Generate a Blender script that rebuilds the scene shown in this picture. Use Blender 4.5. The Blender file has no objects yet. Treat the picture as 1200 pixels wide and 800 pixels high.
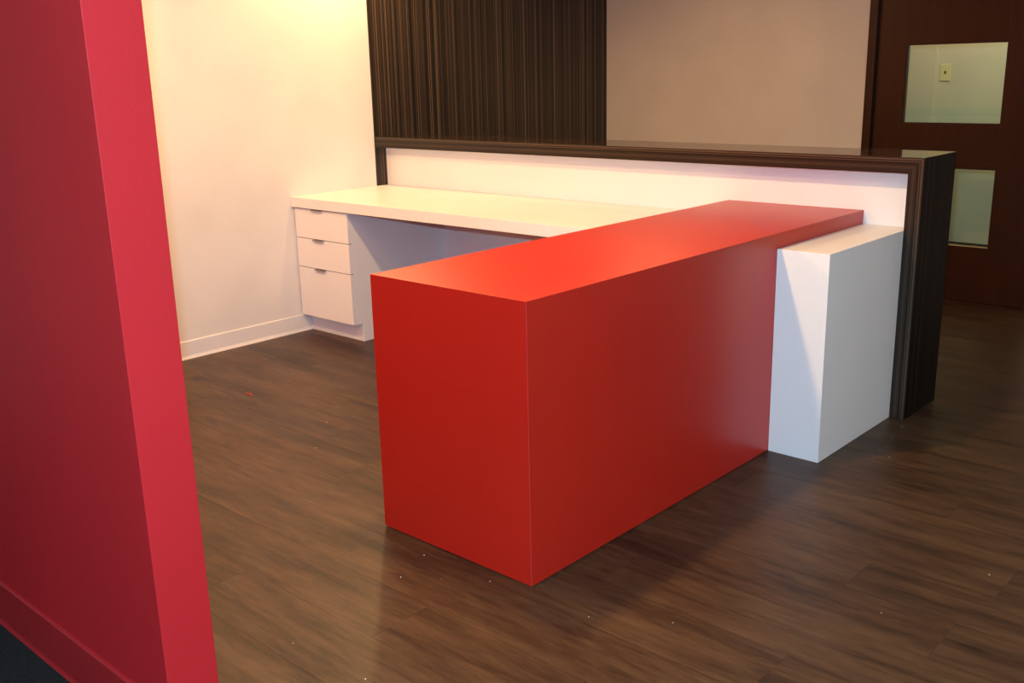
import bpy, bmesh, math, random
from mathutils import Matrix, Vector
random.seed(7)
scene = bpy.context.scene
C = scene.collection

# ------------------------------------------------------------------ camera
yaw, pitch, roll, FPX = -0.74319, -0.26339, -0.0240, 1176.8
CAM = Vector((2.36488, -1.93813, 1.43269))
fwd = Vector((math.sin(yaw)*math.cos(pitch), math.cos(yaw)*math.cos(pitch), math.sin(pitch)))
rt0 = Vector((math.cos(yaw), -math.sin(yaw), 0.0)); up0 = rt0.cross(fwd)
rt = math.cos(roll)*rt0 + math.sin(roll)*up0
up = -math.sin(roll)*rt0 + math.cos(roll)*up0
cd = bpy.data.cameras.new('camera'); cam = bpy.data.objects.new('camera', cd); C.objects.link(cam)
m = Matrix.Identity(4)
for i in range(3):
    m[i][0], m[i][1], m[i][2], m[i][3] = rt[i], up[i], -fwd[i], CAM[i]
cam.matrix_world = m
cd.sensor_width = 36.0; cd.lens = FPX*36.0/1200.0; cd.clip_start = 0.05
scene.camera = cam

# ------------------------------------------------------------------ world, exposure, lights
world = bpy.data.worlds.new('world'); scene.world = world; world.use_nodes = True
world.node_tree.nodes['Background'].inputs[0].default_value = (1.0, 0.86, 0.70, 1)
world.node_tree.nodes['Background'].inputs[1].default_value = 0.02
vs = scene.view_settings
vs.view_transform = 'Standard'; vs.look = 'None'; vs.gamma = 1.0; vs.use_curve_mapping = False
vs.exposure = 0.0
WARM = (1.0, 0.625, 0.26)
CEIL = 2.45
# the photographer's flash, just above the lens
fl = bpy.data.lights.new('flash', 'POINT'); fl.energy = 296; fl.color = (0.485, 0.75, 1.0); fl.shadow_soft_size = 0.02
flo = bpy.data.objects.new('flash', fl); C.objects.link(flo); flo.location = CAM + up*0.12 - rt*0.03
# recessed downlights: x, y, narrow beam W, wide spill W, beam angle
DOWNLIGHTS = [(-1.90, 1.76, 8, 74, 70), (0.13, 0.28, 45, 140, 84), (-1.65, -0.38, 0, 148, 84),
              (-1.0, 3.0, 0, 25, 80), (3.3, 0.3, 0, 44, 80)]  # last one is unseen, added to brighten the counter and pedestal sides
HALL_LIGHT_W = 11

# ------------------------------------------------------------------ helpers
def empty(name, loc=(0, 0, 0)):
    o = bpy.data.objects.new(name, None); C.objects.link(o); o.location = loc; o.empty_display_size = .05
    return o
def tag(o, label=None, cat=None, group=None, kind=None):
    for k, v in (('label', label), ('category', cat), ('group', group), ('kind', kind)):
        if v: o[k] = v
    return o
def add_box(bm, x0, x1, y0, y1, z0, z1):
    v = [bm.verts.new((x, y, z)) for x in (x0, x1) for y in (y0, y1) for z in (z0, z1)]
    for f in ((0,1,3,2), (4,6,7,5), (0,4,5,1), (2,3,7,6), (0,2,6,4), (1,5,7,3)):
        bm.faces.new([v[i] for i in f])
def obj(name, bm, mat, parent=None, bevel=0.0, smooth=False):
    bmesh.ops.recalc_face_normals(bm, faces=bm.faces[:])
    if bevel:
        bmesh.ops.bevel(bm, geom=bm.edges[:], offset=bevel, segments=2, profile=0.6, affect='EDGES', clamp_overlap=True)
    me = bpy.data.meshes.new(name); bm.to_mesh(me); bm.free()
    if smooth:
        for p in me.polygons: p.use_smooth = True
    me.materials.append(mat)
    o = bpy.data.objects.new(name, me); C.objects.link(o)
    if parent:
        o.parent = parent
        o.location = -Vector(parent.matrix_basis.translation) if not parent.parent else \
            -Vector(parent.matrix_basis.translation) - Vector(parent.parent.matrix_basis.translation)
    return o
def box(name, x0, x1, y0, y1, z0, z1, mat, parent=None, bevel=0.0):
    bm = bmesh.new(); add_box(bm, x0, x1, y0, y1, z0, z1)
    return obj(name, bm, mat, parent, bevel)
def prism(name, pts, axis, a0, a1, mat, parent=None, bevel=0.0):
    """polygon pts (two coordinates) extruded along axis between a0 and a1"""
    bm = bmesh.new()
    def P(p, a):
        return {'x': (a, p[0], p[1]), 'y': (p[0], a, p[1]), 'z': (p[0], p[1], a)}[axis]
    A = [bm.verts.new(P(p, a0)) for p in pts]; B = [bm.verts.new(P(p, a1)) for p in pts]
    bm.faces.new(A); bm.faces.new(B[::-1]); n = len(pts)
    for i in range(n): bm.faces.new((A[i], A[(i+1) % n], B[(i+1) % n], B[i]))
    return obj(name, bm, mat, parent, bevel)
def lathe(name, prof, cx, cy, mat, parent=None, n=40):
    bm = bmesh.new(); rings = []
    for r, z in prof:
        rings.append([bm.verts.new((cx + r*math.cos(2*math.pi*k/n), cy + r*math.sin(2*math.pi*k/n), z)) for k in range(n)])
    for a, b in zip(rings, rings[1:]):
        for k in range(n): bm.faces.new((a[k], a[(k+1) % n], b[(k+1) % n], b[k]))
    return obj(name, bm, mat, parent, smooth=False)

# ------------------------------------------------------------------ materials
def newmat(name):
    mt = bpy.data.materials.new(name); mt.use_nodes = True
    nt = mt.node_tree; return mt, nt, nt.nodes['Principled BSDF']
def node(nt, t, **kw):
    n = nt.nodes.new(t)
    for k, v in kw.items(): setattr(n, k, v)
    return n
def ramp(nt, fac, stops):
    r = node(nt, 'ShaderNodeValToRGB'); e = r.color_ramp.elements
    while len(e) < len(stops): e.new(0.5)
    for el, (p, c) in zip(e, stops): el.position = p; el.color = (*c, 1)
    nt.links.new(fac, r.inputs[0]); return r.outputs[0]
def coat(name, col, rough, spec=0.5, noise=60.0, bump=0.02, var=0.04):
    """paint or laminate: flat colour with very slight mottling and a fine relief"""
    mt, nt, b = newmat(name)
    g = node(nt, 'ShaderNodeNewGeometry')
    n = node(nt, 'ShaderNodeTexNoise'); n.inputs['Scale'].default_value = 3.0; n.inputs['Detail'].default_value = 4
    nt.links.new(g.outputs['Position'], n.inputs['Vector'])
    lo = tuple(c*(1-var) for c in col); hi = tuple(min(1, c*(1+var)) for c in col)
    nt.links.new(ramp(nt, n.outputs['Fac'], [(0.3, lo), (0.7, hi)]), b.inputs['Base Color'])
    b.inputs['Roughness'].default_value = rough; b.inputs['Specular IOR Level'].default_value = spec
    if bump:
        n2 = node(nt, 'ShaderNodeTexNoise'); n2.inputs['Scale'].default_value = noise; n2.inputs['Detail'].default_value = 3
        nt.links.new(g.outputs['Position'], n2.inputs['Vector'])
        bp = node(nt, 'ShaderNodeBump'); bp.inputs['Strength'].default_value = bump; bp.inputs['Distance'].default_value = 0.01
        nt.links.new(n2.outputs['Fac'], bp.inputs['Height']); nt.links.new(bp.outputs['Normal'], b.inputs['Normal'])
    return mt
def stripes(name, axis, sign, offset, scale, cols, rough, spec=0.5, wobble=0.0):
    """striped wood laminate: bands vary along one axis only, at coordinate sign*(p-offset)"""
    mt, nt, b = newmat(name)
    g = node(nt, 'ShaderNodeNewGeometry'); s = node(nt, 'ShaderNodeSeparateXYZ')
    nt.links.new(g.outputs['Position'], s.inputs[0])
    ma = node(nt, 'ShaderNodeMath', operation='MULTIPLY_ADD')
    nt.links.new(s.outputs['XYZ'.index(axis)], ma.inputs[0]); ma.inputs[1].default_value = sign; ma.inputs[2].default_value = -sign*offset + 7.0
    src = ma.outputs[0]
    w = node(nt, 'ShaderNodeTexNoise', noise_dimensions='1D'); w.inputs['Scale'].default_value = scale
    w.inputs['Detail'].default_value = 3.0; w.inputs['Roughness'].default_value = 0.65
    nt.links.new(src, w.inputs['W'])
    w2 = node(nt, 'ShaderNodeTexNoise', noise_dimensions='1D'); w2.inputs['Scale'].default_value = scale*3.4
    w2.inputs['Detail'].default_value = 2.0; nt.links.new(src, w2.inputs['W'])
    mx = node(nt, 'ShaderNodeMath', operation='MULTIPLY_ADD'); mx.inputs[1].default_value = 0.45
    nt.links.new(w2.outputs['Fac'], mx.inputs[0]); 
    ad = node(nt, 'ShaderNodeMath', operation='MULTIPLY'); ad.inputs[1].default_value = 0.55
    nt.links.new(w.outputs['Fac'], ad.inputs[0]); nt.links.new(ad.outputs[0], mx.inputs[2])
    n3 = node(nt, 'ShaderNodeTexNoise'); n3.inputs['Scale'].default_value = 2.0
    nt.links.new(g.outputs['Position'], n3.inputs['Vector'])
    m3 = node(nt, 'ShaderNodeMath', operation='MULTIPLY_ADD'); m3.inputs[1].default_value = 0.05; 
    sub = node(nt, 'ShaderNodeMath', operation='SUBTRACT'); sub.inputs[1].default_value = 0.025
    nt.links.new(n3.outputs['Fac'], m3.inputs[0]); nt.links.new(mx.outputs[0], m3.inputs[2]); nt.links.new(m3.outputs[0], sub.inputs[0])
    nt.links.new(ramp(nt, sub.outputs[0], cols), b.inputs['Base Color'])
    b.inputs['Roughness'].default_value = rough; b.inputs['Specular IOR Level'].default_value = spec
    return mt

VEN = [(0.38, (0.006, 0.0042, 0.003)), (0.48, (0.016, 0.0105, 0.0075)), (0.545, (0.050, 0.031, 0.020)), (0.60, (0.130, 0.082, 0.050)), (0.72, (0.060, 0.040, 0.028))]
M_white_paint = coat('white_wall_paint', (0.76, 0.73, 0.71), 0.6, 0.3, 120, 0.03)
M_base = coat('white_rubber_base', (0.78, 0.76, 0.75), 0.45, 0.4, 80, 0.01)
M_white_lam = coat('white_laminate', (0.80, 0.79, 0.79), 0.38, 0.4, 200, 0.01, 0.02)
M_red_lam = coat('red_laminate', (0.46, 0.015, 0.007), 0.35, 0.62, 260, 0.012, 0.03)
M_seam = coat('pale_red_seam', (0.50, 0.05, 0.05), 0.5, 0.3, 60, 0, 0.1)
M_crimson = coat('crimson_paint', (0.46, 0.014, 0.018), 0.55, 0.25, 140, 0.03)
M_crimson_base = coat('crimson_base', (0.40, 0.018, 0.022), 0.28, 0.5, 60, 0.01)
M_beige = coat('beige_paint', (0.60, 0.49, 0.39), 0.7, 0.25, 120, 0.03)
M_ceiling = coat('ceiling_paint', (0.78, 0.76, 0.72), 0.8, 0.2, 60, 0.05)
M_hall = coat('hall_paint', (0.70, 0.64, 0.46), 0.6, 0.3, 60, 0.03)
M_ivory = coat('ivory_plastic', (0.80, 0.72, 0.36), 0.4, 0.5, 60, 0)
M_hole = coat('dark_brown_plastic', (0.09, 0.05, 0.02), 0.5, 0.4, 60, 0)
M_steel = coat('brushed_nickel', (0.36, 0.33, 0.30), 0.35, 0.5, 200, 0.01)
M_steel.node_tree.nodes['Principled BSDF'].inputs['Metallic'].default_value = 0.9
M_sill_lit = coat('lit_sill_tan', (0.50, 0.38, 0.16), 0.4, 0.5, 60, 0)
M_gap = coat('dark_gap', (0.015, 0.012, 0.010), 0.8, 0.2, 60, 0)
M_subfloor = coat('dark_subfloor', (0.03, 0.02, 0.013), 0.9, 0.1, 60, 0)
M_veneer_wall = stripes('striped_veneer_wall', 'Y', 1, 0, 34.0, VEN, 0.42, 0.4)
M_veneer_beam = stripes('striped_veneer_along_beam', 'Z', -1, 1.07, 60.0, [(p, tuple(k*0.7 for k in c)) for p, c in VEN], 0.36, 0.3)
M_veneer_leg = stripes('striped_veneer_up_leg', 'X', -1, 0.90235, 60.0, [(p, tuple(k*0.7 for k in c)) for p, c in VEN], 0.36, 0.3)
M_veneer_top = stripes('striped_veneer_top', 'Y', 1, 0, 40.0, VEN, 0.045, 1.0)
M_veneer_top.node_tree.nodes['Principled BSDF'].inputs['IOR'].default_value = 1.9
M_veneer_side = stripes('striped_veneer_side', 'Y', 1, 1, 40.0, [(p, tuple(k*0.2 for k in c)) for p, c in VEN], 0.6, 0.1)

def wood(name, cols, rough, axis_scale, spec=0.5):
    mt, nt, b = newmat(name); b.inputs['Specular IOR Level'].default_value = spec
    g = node(nt, 'ShaderNodeNewGeometry'); oi = node(nt, 'ShaderNodeObjectInfo')
    mp = node(nt, 'ShaderNodeMapping'); mp.inputs['Scale'].default_value = axis_scale
    nt.links.new(g.outputs['Position'], mp.inputs['Vector'])
    rv = node(nt, 'ShaderNodeMath', operation='MULTIPLY'); rv.inputs[1].default_value = 40.0
    nt.links.new(oi.outputs['Random'], rv.inputs[0]); cb = node(nt, 'ShaderNodeCombineXYZ')
    for i in range(3): nt.links.new(rv.outputs[0], cb.inputs[i])
    nt.links.new(cb.outputs[0], mp.inputs['Location'])
    n = node(nt, 'ShaderNodeTexNoise'); n.inputs['Scale'].default_value = 1.0; n.inputs['Detail'].default_value = 8
    n.inputs['Roughness'].default_value = 0.62; n.inputs['Distortion'].default_value = 0.12
    nt.links.new(mp.outputs[0], n.inputs['Vector'])
    mp2 = node(nt, 'ShaderNodeMapping'); mp2.inputs['Scale'].default_value = (axis_scale[0]*4.5, axis_scale[1]*4.0, axis_scale[2]*2.5)
    nt.links.new(g.outputs['Position'], mp2.inputs['Vector']); nt.links.new(cb.outputs[0], mp2.inputs['Location'])
    nf = node(nt, 'ShaderNodeTexNoise'); nf.inputs['Scale'].default_value = 1.0; nf.inputs['Detail'].default_value = 6; nf.inputs['Roughness'].default_value = 0.7
    nt.links.new(mp2.outputs[0], nf.inputs['Vector'])
    mxf = node(nt, 'ShaderNodeMix'); mxf.inputs['Factor'].default_value = 0.45
    nt.links.new(n.outputs['Fac'], mxf.inputs['A']); nt.links.new(nf.outputs['Fac'], mxf.inputs['B'])
    ad = node(nt, 'ShaderNodeMath', operation='MULTIPLY_ADD'); ad.inputs[1].default_value = 0.05
    sb = node(nt, 'ShaderNodeMath', operation='SUBTRACT'); sb.inputs[1].default_value = 0.025
    nt.links.new(oi.outputs['Random'], ad.inputs[0]); nt.links.new(mxf.outputs['Result'], ad.inputs[2]); nt.links.new(ad.outputs[0], sb.inputs[0])
    nt.links.new(ramp(nt, sb.outputs[0], cols), b.inputs['Base Color'])
    n2 = node(nt, 'ShaderNodeTexNoise'); n2.inputs['Scale'].default_value = 2.2; n2.inputs['Detail'].default_value = 6
    nt.links.new(g.outputs['Position'], n2.inputs['Vector'])
    mr = node(nt, 'ShaderNodeMapRange'); mr.inputs['To Min'].default_value = rough - 0.06; mr.inputs['To Max'].default_value = rough + 0.08
    nt.links.new(n2.outputs['Fac'], mr.inputs['Value']); nt.links.new(mr.outputs[0], b.inputs['Roughness'])
    bp = node(nt, 'ShaderNodeBump'); bp.inputs['Strength'].default_value = 0.10; bp.inputs['Distance'].default_value = 0.004
    nt.links.new(n.outputs['Fac'], bp.inputs['Height']); nt.links.new(bp.outputs['Normal'], b.inputs['Normal'])
    return mt
M_plank = wood('dark_vinyl_plank', [(0.36, (0.019, 0.009, 0.005)), (0.46, (0.044, 0.021, 0.010)), (0.54, (0.066, 0.033, 0.015)), (0.66, (0.098, 0.051, 0.024))], 0.40, (1.7, 13.0, 1.0), 0.3)
M_door = wood('mahogany', [(0.30, (0.022, 0.005, 0.0013)), (0.55, (0.034, 0.008, 0.002)), (0.75, (0.048, 0.012, 0.003))], 0.34, (22.0, 1.0, 1.6), 0.2)

def carpet_mat():
    mt, nt, b = newmat('charcoal_carpet'); g = node(nt, 'ShaderNodeNewGeometry')
    n = node(nt, 'ShaderNodeTexNoise'); n.inputs['Scale'].default_value = 400; nt.links.new(g.outputs['Position'], n.inputs['Vector'])
    nt.links.new(ramp(nt, n.outputs['Fac'], [(0.3, (0.006, 0.006, 0.006)), (0.7, (0.030, 0.028, 0.027))]), b.inputs['Base Color'])
    b.inputs['Roughness'].default_value = 1.0; b.inputs['Specular IOR Level'].default_value = 0.1
    bp = node(nt, 'ShaderNodeBump'); bp.inputs['Strength'].default_value = 0.8; bp.inputs['Distance'].default_value = 0.004
    nt.links.new(n.outputs['Fac'], bp.inputs['Height']); nt.links.new(bp.outputs['Normal'], b.inputs['Normal'])
    return mt
M_carpet = carpet_mat()
def glass_mat():
    mt = bpy.data.materials.new('door_glass'); mt.use_nodes = True; nt = mt.node_tree; nt.nodes.clear()
    out = node(nt, 'ShaderNodeOutputMaterial'); mix = node(nt, 'ShaderNodeMixShader')
    tr = node(nt, 'ShaderNodeBsdfTransparent'); tr.inputs[0].default_value = (0.93, 0.96, 0.92, 1)
    gl = node(nt, 'ShaderNodeBsdfGlossy'); gl.inputs['Roughness'].default_value = 0.02
    fr = node(nt, 'ShaderNodeFresnel'); fr.inputs[0].default_value = 1.45
    nt.links.new(fr.outputs[0], mix.inputs[0]); nt.links.new(tr.outputs[0], mix.inputs[1]); nt.links.new(gl.outputs[0], mix.inputs[2])
    nt.links.new(mix.outputs[0], out.inputs[0]); return mt
M_glass = glass_mat()
def emit(name, col, s):
    mt = bpy.data.materials.new(name); mt.use_nodes = True; nt = mt.node_tree; nt.nodes.clear()
    out = node(nt, 'ShaderNodeOutputMaterial'); e = node(nt, 'ShaderNodeEmission')
    e.inputs[0].default_value = (*col, 1); e.inputs[1].default_value = s
    nt.links.new(e.outputs[0], out.inputs[0]); return mt
M_lens = emit('downlight_lens', WARM, 4.0)
M_tube = emit('hall_diffuser', (0.95, 1.0, 0.80), 3.0)

# ------------------------------------------------------------------ measured layout (metres)
W, L, H = 0.6374, 2.1183, 0.8405          # red block: x 0..W, y 0..L, top H
YP, XP, HP = 1.3795, 0.8420, 0.7835       # white pedestal
YF, YB, XO, ZI, ZT = 2.0307, 2.3724, 0.9023, 1.0075, 1.07   # ledge frame
XL = -2.3628
YW, ZW, TW = 1.3981, 0.7779, 0.0554       # desk worktop
YD, XD = 1.4129, -1.8899                  # drawer fronts
YFAR = 4.33
XR, YR0, YR1 = 0.563, -1.073, -0.957      # red partition end
XE, YN = 4.2, -4.4                        # room extent out of frame

# ------------------------------------------------------------------ setting
floor = box('floor', XL-0.1, XE, YN, YFAR+0.06, -0.10, -0.0065, M_subfloor)
tag(floor, 'dark brown wood-look vinyl plank floor', None, None, 'structure')
pm = bmesh.new(); add_box(pm, -0.5, 0.5, -0.5, 0.5, -0.5, 0.5)
PL_W, PL_L = 0.208, 1.22
plank_mesh = None
def plank(x0, x1, y0, y1):
    global plank_mesh
    if plank_mesh is None:
        o = obj('plank', pm, M_plank); plank_mesh = o.data
    else:
        o = bpy.data.objects.new('plank', plank_mesh); C.objects.link(o)
    g = 0.0003
    o.parent = floor
    o.location = ((x0+x1)/2, (y0+y1)/2, -0.0033); o.scale = (x1-x0-2*g, y1-y0-2*g, 0.0064)
row0 = 0.158
k = math.floor((YN-row0)/PL_W)
while row0 + k*PL_W < YFAR:
    y0, y1 = max(YN, row0+k*PL_W), min(YFAR, row0+(k+1)*PL_W)
    xa = XL if y0 > YR0-0.02 else (XR if y1 <= YR0+PL_W*0.99 else XL)
    rr = random.Random(k*31+5)
    off = 1.355 if k == -1 else rr.random()*PL_L
    x = off + PL_L*math.floor((xa-off)/PL_L)
    while x < XE:
        a, b = max(x, xa), min(x+PL_L, XE)
        if b-a > 0.02 and y1-y0 > 0.01: plank(a, b, y0, y1)
        x += PL_L
    k += 1
carpet = box('floor_carpet', XL, XR, YN, YR0, -0.0065, 0.004, M_carpet); tag(carpet, 'charcoal carpet in front of the crimson partition', None, None, 'structure')
tag(box('ceiling', XL-0.1, XE+0.1, YN-0.1, YFAR+0.12, CEIL, CEIL+0.1, M_ceiling), kind='structure')
tag(box('wall_left', XL-0.1, XL, YR0, YF, 0, CEIL, M_white_paint), 'white painted wall behind the desk end', kind='structure')
tag(box('wall_left_rear', XL-0.1, XL-0.02, YF, YFAR+0.12, 0, CEIL, M_white_paint), kind='structure')
tag(box('wall_left_front', XL-0.1, XL, YN, YR0, 0, CEIL, M_beige), kind='structure')
tag(box('wall_right', XE, XE+0.1, YN-0.1, YFAR+0.12, 0, CEIL, M_beige), kind='structure')
tag(box('wall_near', XL-0.1, XE, YN-0.1, YN, 0, CEIL, M_beige), kind='structure')
DX0, DX1, DZ = -0.300, 0.700, 2.12
bm = bmesh.new()
add_box(bm, XL-0.02, DX0, YFAR, YFAR+0.12, 0, CEIL); add_box(bm, DX1, XE, YFAR, YFAR+0.12, 0, CEIL); add_box(bm, DX0, DX1, YFAR, YFAR+0.12, DZ, CEIL)
tag(obj('wall_far', bm, M_beige), 'beige painted wall beside the dark door', kind='structure')
tag(box('wall_partition', XL, XR, YR0, YR1, 0, CEIL, M_crimson, bevel=0.0015), 'crimson painted partition wall with its narrow end facing the desk', kind='structure')
def base_profile(h, t):  # (outward, z) with a flared toe
    return [(0, 0), (t+0.006, 0), (t+0.005, 0.004), (t+0.001, 0.014), (t, 0.02), (t, h-0.004), (t-0.002, h), (0, h)]
tag(prism('baseboard_left', [(XL+a, z) for a, z in base_profile(0.097, 0.006)], 'y', YR1, 1.478, M_base), 'white rubber base with flared toe', kind='structure')
tag(prism('baseboard_partition', [(YR0-a, z) for a, z in base_profile(0.138, 0.008)], 'x', XL, XR, M_crimson_base), 'crimson baseboard on the partition', kind='structure')
tag(prism('baseboard_far', [(YFAR-a, z) for a, z in base_profile(0.097, 0.006)], 'x', XL, DX0-0.05, M_base), kind='structure')
tag(prism('baseboard_far_right', [(YFAR-a, z) for a, z in base_profile(0.097, 0.006)], 'x', DX1+0.046, XE, M_base), kind='structure')
# striped veneer cladding on the left wall
vp = box('wall_panel', XL-0.02, XL, YF, YFAR, 0, CEIL, M_veneer_wall)
tag(vp, 'dark brown vertically striped veneer wall panel beside the beige wall', 'wall panel')

# door with two lites in the far wall
door = empty('door_1', (0.2, YFAR, 0)); tag(door, 'dark mahogany door with two square glass lites', kind='structure')
fx0, fx1 = -0.345, 0.745
yf0, yf1 = YFAR-0.018, YFAR+0.13
box('door_casing', fx0, DX0+0.006, yf0, yf1, 0, DZ+0.045, M_door, door, 0.003)
box('door_casing', DX1-0.006, fx1, yf0, yf1, 0, DZ+0.045, M_door, door, 0.003)
box('door_casing', DX0+0.006, DX1-0.006, yf0, yf1, DZ, DZ+0.045, M_door, door, 0.003)
lx0, lx1 = -0.288, 0.690; ly0, ly1 = YFAR+0.012, YFAR+0.057
gx0, gx1 = -0.112, 0.466
box('stile', lx0, gx0, ly0, ly1, 0.008, DZ-0.004, M_door, door, 0.001)
box('stile', gx1, lx1, ly0, ly1, 0.008, DZ-0.004, M_door, door, 0.001)
for z0, z1 in ((0.008, 0.342), (0.808, 1.064), (1.529, DZ-0.004)):
    box('rail', gx0, gx1, ly0, ly1, z0, z1, M_door, door, 0.001)
for z0, z1 in ((0.342, 0.808), (1.064, 1.529)):
    p = box('pane', gx0, gx1, ly0+0.020, ly0+0.025, z0, z1, M_glass, door)
    bm = bmesh.new()
    t = 0.006
    add_box(bm, gx0, gx0+t, ly0+0.006, ly1-0.006, z0, z1); add_box(bm, gx1-t, gx1, ly0+0.006, ly1-0.006, z0, z1)
    add_box(bm, gx0+t, gx1-t, ly0+0.006, ly1-0.006, z0, z0+t); add_box(bm, gx0+t, gx1-t, ly0+0.006, ly1-0.006, z1-t, z1)
    obj('glazing_bead', bm, M_door, p)
    if z0 < 0.5: box('lit_sill_strip', gx0+t, gx1-t, ly0+0.003, ly0+0.019, z0, z0+0.004, M_sill_lit, p)  # corridor light falling on the sill, painted as a tan strip
prism('threshold', [(YFAR-0.01, 0), (YFAR+0.0, 0.007), (YFAR+0.11, 0.007), (YFAR+0.12, 0)], 'x', DX0+0.007, DX1-0.007, M_door, door)
# corridor seen through the lites
YH = 5.90
hx0, hx1 = -2.2, 1.7
tag(box('floor_corridor', hx0, hx1, YFAR+0.12, YH+0.1, -0.10, 0.0, M_plank), kind='structure')
tag(box('ceiling_corridor', hx0, hx1, YFAR+0.12, YH+0.1, 2.4, 2.5, M_ceiling), kind='structure')
tag(box('wall_corridor_far', -0.497, hx1, YH, YH+0.1, 0, 2.4, M_hall), 'pale greenish corridor wall behind the door glass', kind='structure')
tag(box('wall_corridor_far_2', hx0, -0.497, YH-0.012, YH+0.1, 0, 2.4, M_hall, bevel=0.002), kind='structure')
tag(box('wall_corridor_left', hx0-0.1, hx0, YFAR+0.12, YH+0.1, 0, 2.4, M_hall), kind='structure')
tag(box('wall_corridor_right', hx1, hx1+0.1, YFAR+0.12, YH+0.1, 0, 2.4, M_hall), kind='structure')
tag(prism('baseboard_corridor', [(YH-a, z) for a, z in base_profile(0.10, 0.006)], 'x', -0.497, hx1, M_gap), kind='structure')
wp = empty('wall_plate', (-0.424, YH, 1.345)); tag(wp, 'small ivory wall plate on the corridor wall behind the door glass', 'wall plate')
box('cover_plate', -0.460, -0.388, YH-0.007, YH, 1.285, 1.405, M_ivory, wp, 0.003)
box('jack', -0.431, -0.417, YH-0.010, YH-0.006, 1.335, 1.355, M_hole, wp, 0.002)
hl = empty('corridor_light', (0.1, 5.2, 2.4)); tag(hl, 'flat ceiling light in the corridor behind the door', 'ceiling light')
box('light_frame', -0.5, 0.7, 5.02, 5.38, 2.365, 2.4, M_white_lam, hl, 0.004)
box('diffuser', -0.47, 0.67, 5.05, 5.35, 2.361, 2.366, M_tube, hl)
al = bpy.data.lights.new('corridor_lamp', 'AREA'); al.shape = 'RECTANGLE'; al.size = 1.1; al.size_y = 0.28; al.energy = HALL_LIGHT_W; al.color = (0.95, 1.0, 0.72)
alo = bpy.data.objects.new('corridor_lamp', al); C.objects.link(alo); alo.location = (0.1, 5.2, 2.355)

# ------------------------------------------------------------------ red block
rb = empty('reception_counter', (W/2, L/2, 0)); tag(rb, 'long glossy red laminate counter block running up to the white back panel', 'counter')
t = 0.020; zb = 0.004; e = 0.0004
tt = 0.0025; zt = H-tt
box('front_panel', t, W-0.0012, 0, t, zb, zt, M_red_lam, rb)
box('corner_seam', W-0.0012, W-0.0001, 0.0001, 0.0012, zb, zt-0.0005, M_seam, rb)
box('side_panel', 0, t-e, 0, L-0.0005, zb, zt, M_red_lam, rb)
prism('side_panel', [(W-0.0012, 0.0012), (W, 0.0012), (W, L-0.0005), (W-t, L-0.0005), (W-t, t+e), (W-0.0012, t+e)], 'z', zb, zt, M_red_lam, rb)
box('top_panel', 0, W, 0, L-0.0005, zt, H, M_red_lam, rb, 0.0006)
box('plinth', 0.012, W-0.012, 0.012, L-0.01, 0, zb+0.02, M_gap, rb)

# ------------------------------------------------------------------ white pedestal
pd = empty('pedestal', ((W+XP)/2, (YP+YF)/2, 0)); tag(pd, 'white laminate pedestal block standing between red counter and dark frame leg', 'pedestal')
t = 0.02
box('front_panel', W+0.001, XP-t, YP, YP+t, 0.001, HP-t, M_white_lam, pd, 0.0006)
box('side_panel', XP-t, XP-0.0006, YP, L-0.002, 0.001, HP-t, M_white_lam, pd, 0.0006)
box('top_panel', W+0.001, XP-0.0006, YP, L-0.002, HP-t, HP, M_white_lam, pd, 0.0006)

# ------------------------------------------------------------------ dark ledge frame with white back panel
fr = empty('transaction_ledge', (-0.7, (YF+YB)/2, 0)); tag(fr, 'dark striped veneer transaction ledge and end leg framing a white back panel', 'ledge')
bt = ZT-ZI; lt = XO-XP
X0 = XL+0.001
def mitre(name, pts, y0, y1, mats, pick, parent):
    o = prism(name, pts, 'y', y0, y1, mats[0], parent)
    for mm in mats[1:]: o.data.materials.append(mm)
    for p in o.data.polygons: p.material_index = pick(p.normal)
    return o
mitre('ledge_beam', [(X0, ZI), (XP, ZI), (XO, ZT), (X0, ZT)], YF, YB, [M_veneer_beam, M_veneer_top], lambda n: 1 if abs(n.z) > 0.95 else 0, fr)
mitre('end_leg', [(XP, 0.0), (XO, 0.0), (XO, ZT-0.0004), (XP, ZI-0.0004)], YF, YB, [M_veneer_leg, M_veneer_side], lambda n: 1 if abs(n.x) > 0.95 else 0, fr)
box('back_panel', X0, XP-0.0005, L, YB-0.03, 0.001, ZI-0.0005, M_white_lam, fr)

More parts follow.
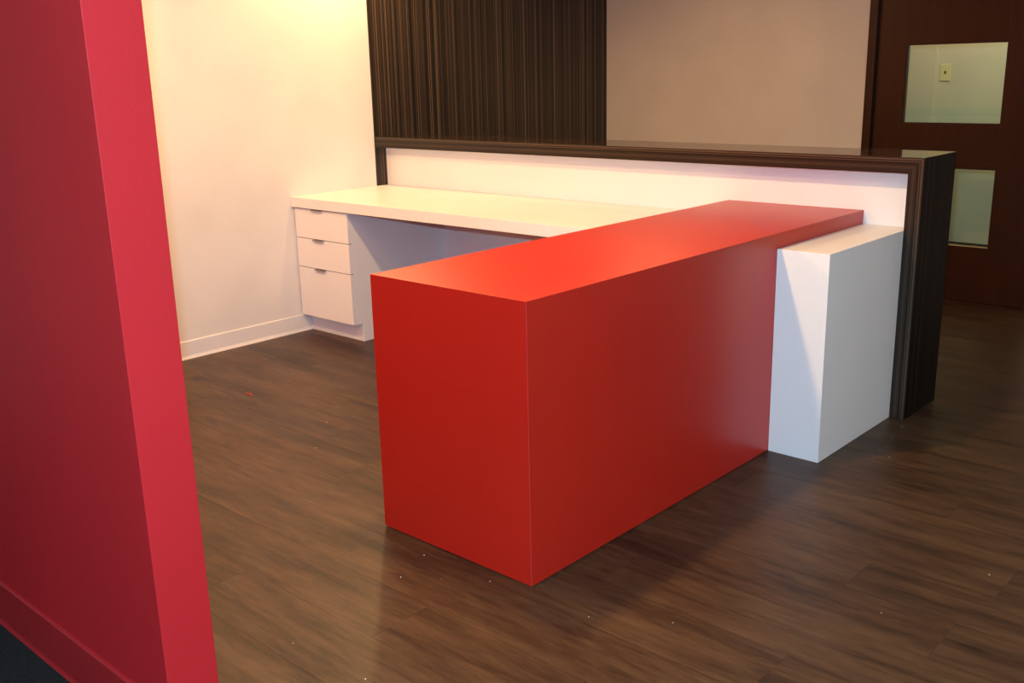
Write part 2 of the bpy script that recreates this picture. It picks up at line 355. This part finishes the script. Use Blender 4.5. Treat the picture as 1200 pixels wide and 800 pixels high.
# ------------------------------------------------------------------ desk: worktop and drawer unit
box('desk_worktop', XL+0.001, -0.001, YW, L-0.001, ZW-TW, ZW, M_white_lam, None, 0.0015)
tag(bpy.data.objects['desk_worktop'], 'white laminate desk worktop running from the white wall to the red counter', 'worktop')
du = empty('drawer_unit', ((XL+XD)/2, (YD+L)/2, 0)); tag(du, 'white three-drawer pedestal unit under the desk worktop by the wall', 'drawer unit')
bx1 = XD
box('body', XL+0.008, bx1, YD+0.021, L-0.001, 0.1013, ZW-TW-0.001, M_white_lam, du, 0.0008)
box('toe_kick', XL+0.008, XD+0.003, 1.478, L-0.03, 0, 0.1005, M_white_lam, du)
gap = 0.0018
for z0, z1 in ((0.5516, ZW-TW-0.004), (0.3855, 0.5516), (0.1013, 0.3855)):
    d = box('drawer_front', XL+0.010, XD, YD, YD+0.0195, z0+gap, z1-gap, M_white_lam, du, 0.0008)
    xc = (XL+XD)/2 - 0.02
    # edge pull: a thin tab hooked over the drawer's top edge
    prism('pull_tab', [(YD+0.012, z1-gap+0.0002), (YD-0.014, z1-gap+0.0002), (YD-0.014, z1-gap-0.0065), (YD-0.0125, z1-gap-0.0065),
                       (YD-0.0125, z1-gap-0.0012), (YD-0.0002, z1-gap-0.0012), (YD-0.0002, z1-gap-0.0003), (YD+0.012, z1-gap-0.0003)], 'x', xc-0.045, xc+0.045, M_steel, d)
    box('shadow_gap', XL+0.012, XD-0.002, YD+0.004, YD+0.0205, z1-gap-0.0002, z1+gap*0.9, M_gap, du)

# ------------------------------------------------------------------ downlights
where = ['over the desk beside the white wall', 'over the free end of the red counter', 'between the crimson partition and the desk',
         'over the passage by the beige wall', 'added over the open floor to brighten the red counter side']
for (x, y, wn, ww, ang), wh in zip(DOWNLIGHTS, where):
    dl = empty('downlight', (x, y, CEIL)); tag(dl, 'round white ceiling downlight ' + wh, 'downlight', 'ceiling downlights')
    lathe('trim_ring', [(0.068, CEIL-0.0005), (0.095, CEIL-0.0005), (0.095, CEIL-0.004), (0.070, CEIL-0.010), (0.066, CEIL-0.006), (0.068, CEIL-0.0005)], x, y, M_white_lam, dl)
    lathe('lens', [(0.0005, CEIL-0.003), (0.067, CEIL-0.002)], x, y, M_lens, dl)
    for w, a, bl in ((wn, ang, 0.35), (ww, 176, 0.6)):
        if not w: continue
        s = bpy.data.lights.new('downlight_lamp', 'SPOT'); s.energy = w; s.color = WARM; s.spot_size = math.radians(a); s.spot_blend = bl; s.shadow_soft_size = 0.06
        so = bpy.data.objects.new('downlight_lamp', s); C.objects.link(so); so.location = (x, y, CEIL-0.045)

# ------------------------------------------------------------------ debris on the floor
M_crumb = coat('plaster_white', (0.75, 0.70, 0.62), 0.8, 0.2, 60, 0)
M_scrap = coat('red_scrap', (0.60, 0.06, 0.03), 0.5, 0.3, 60, 0)
crumbs = [((-1.685, 0.850), 'near the white baseboard'), ((-0.968, 0.508), 'between the drawer unit and the red counter'), ((-1.189, -0.006), 'beside the crimson partition end'),
          ((-0.758, 0.291), 'between the drawer unit and the red counter'), ((0.35, -0.62), 'in the edge of the counter shadow'), ((0.62, -0.60), 'in the edge of the counter shadow'),
          ((0.40, -0.13), 'in front of the red counter end'), ((0.25, -0.06), 'in front of the red counter end'), ((0.52, -0.05), 'in front of the red counter end'),
          ((0.30, -0.20), 'in front of the red counter end'), ((0.95, 1.80), 'beside the white pedestal foot'), ((1.02, 1.60), 'beside the white pedestal foot'),
          ((0.93, 1.95), 'beside the dark frame leg foot'), ((0.86, -0.02), 'beside the free corner of the red counter'), ((1.05, 0.10), 'beside the free corner of the red counter'),
          ((1.6, 0.9), 'on the open floor beside the counter'), ((1.45, 0.5), 'on the open floor beside the counter'), ((1.9, 1.3), 'on the open floor beside the counter')]
for i, ((x, y), where_) in enumerate(crumbs):
    r = random.uniform(0.0014, 0.0026); bm = bmesh.new()
    bmesh.ops.create_icosphere(bm, subdivisions=1, radius=r)
    for v in bm.verts: v.co *= random.uniform(0.6, 1.2); v.co.z = max(v.co.z*0.7, -r*0.4)
    zmin = min(v.co.z for v in bm.verts)
    for v in bm.verts: v.co.z -= zmin
    o = obj('plaster_crumb', bm, M_crumb); o.location = (x, y, 0)
    tag(o, 'tiny white plaster crumb lying ' + where_, 'crumb', 'plaster crumbs ' + where_)
bm = bmesh.new()
for k in range(6):
    a = k*0.009
    add_box(bm, a, a+0.0095, 0.004*math.sin(k*0.9), 0.004*math.sin(k*0.9)+0.004, 0, 0.0025)
o = obj('plastic_scrap', bm, M_scrap); o.location = (-1.60, 0.52, 0); o.rotation_euler = (0, 0, 0.1)
tag(o, 'small red plastic scrap lying on the floor near the white baseboard', 'scrap')
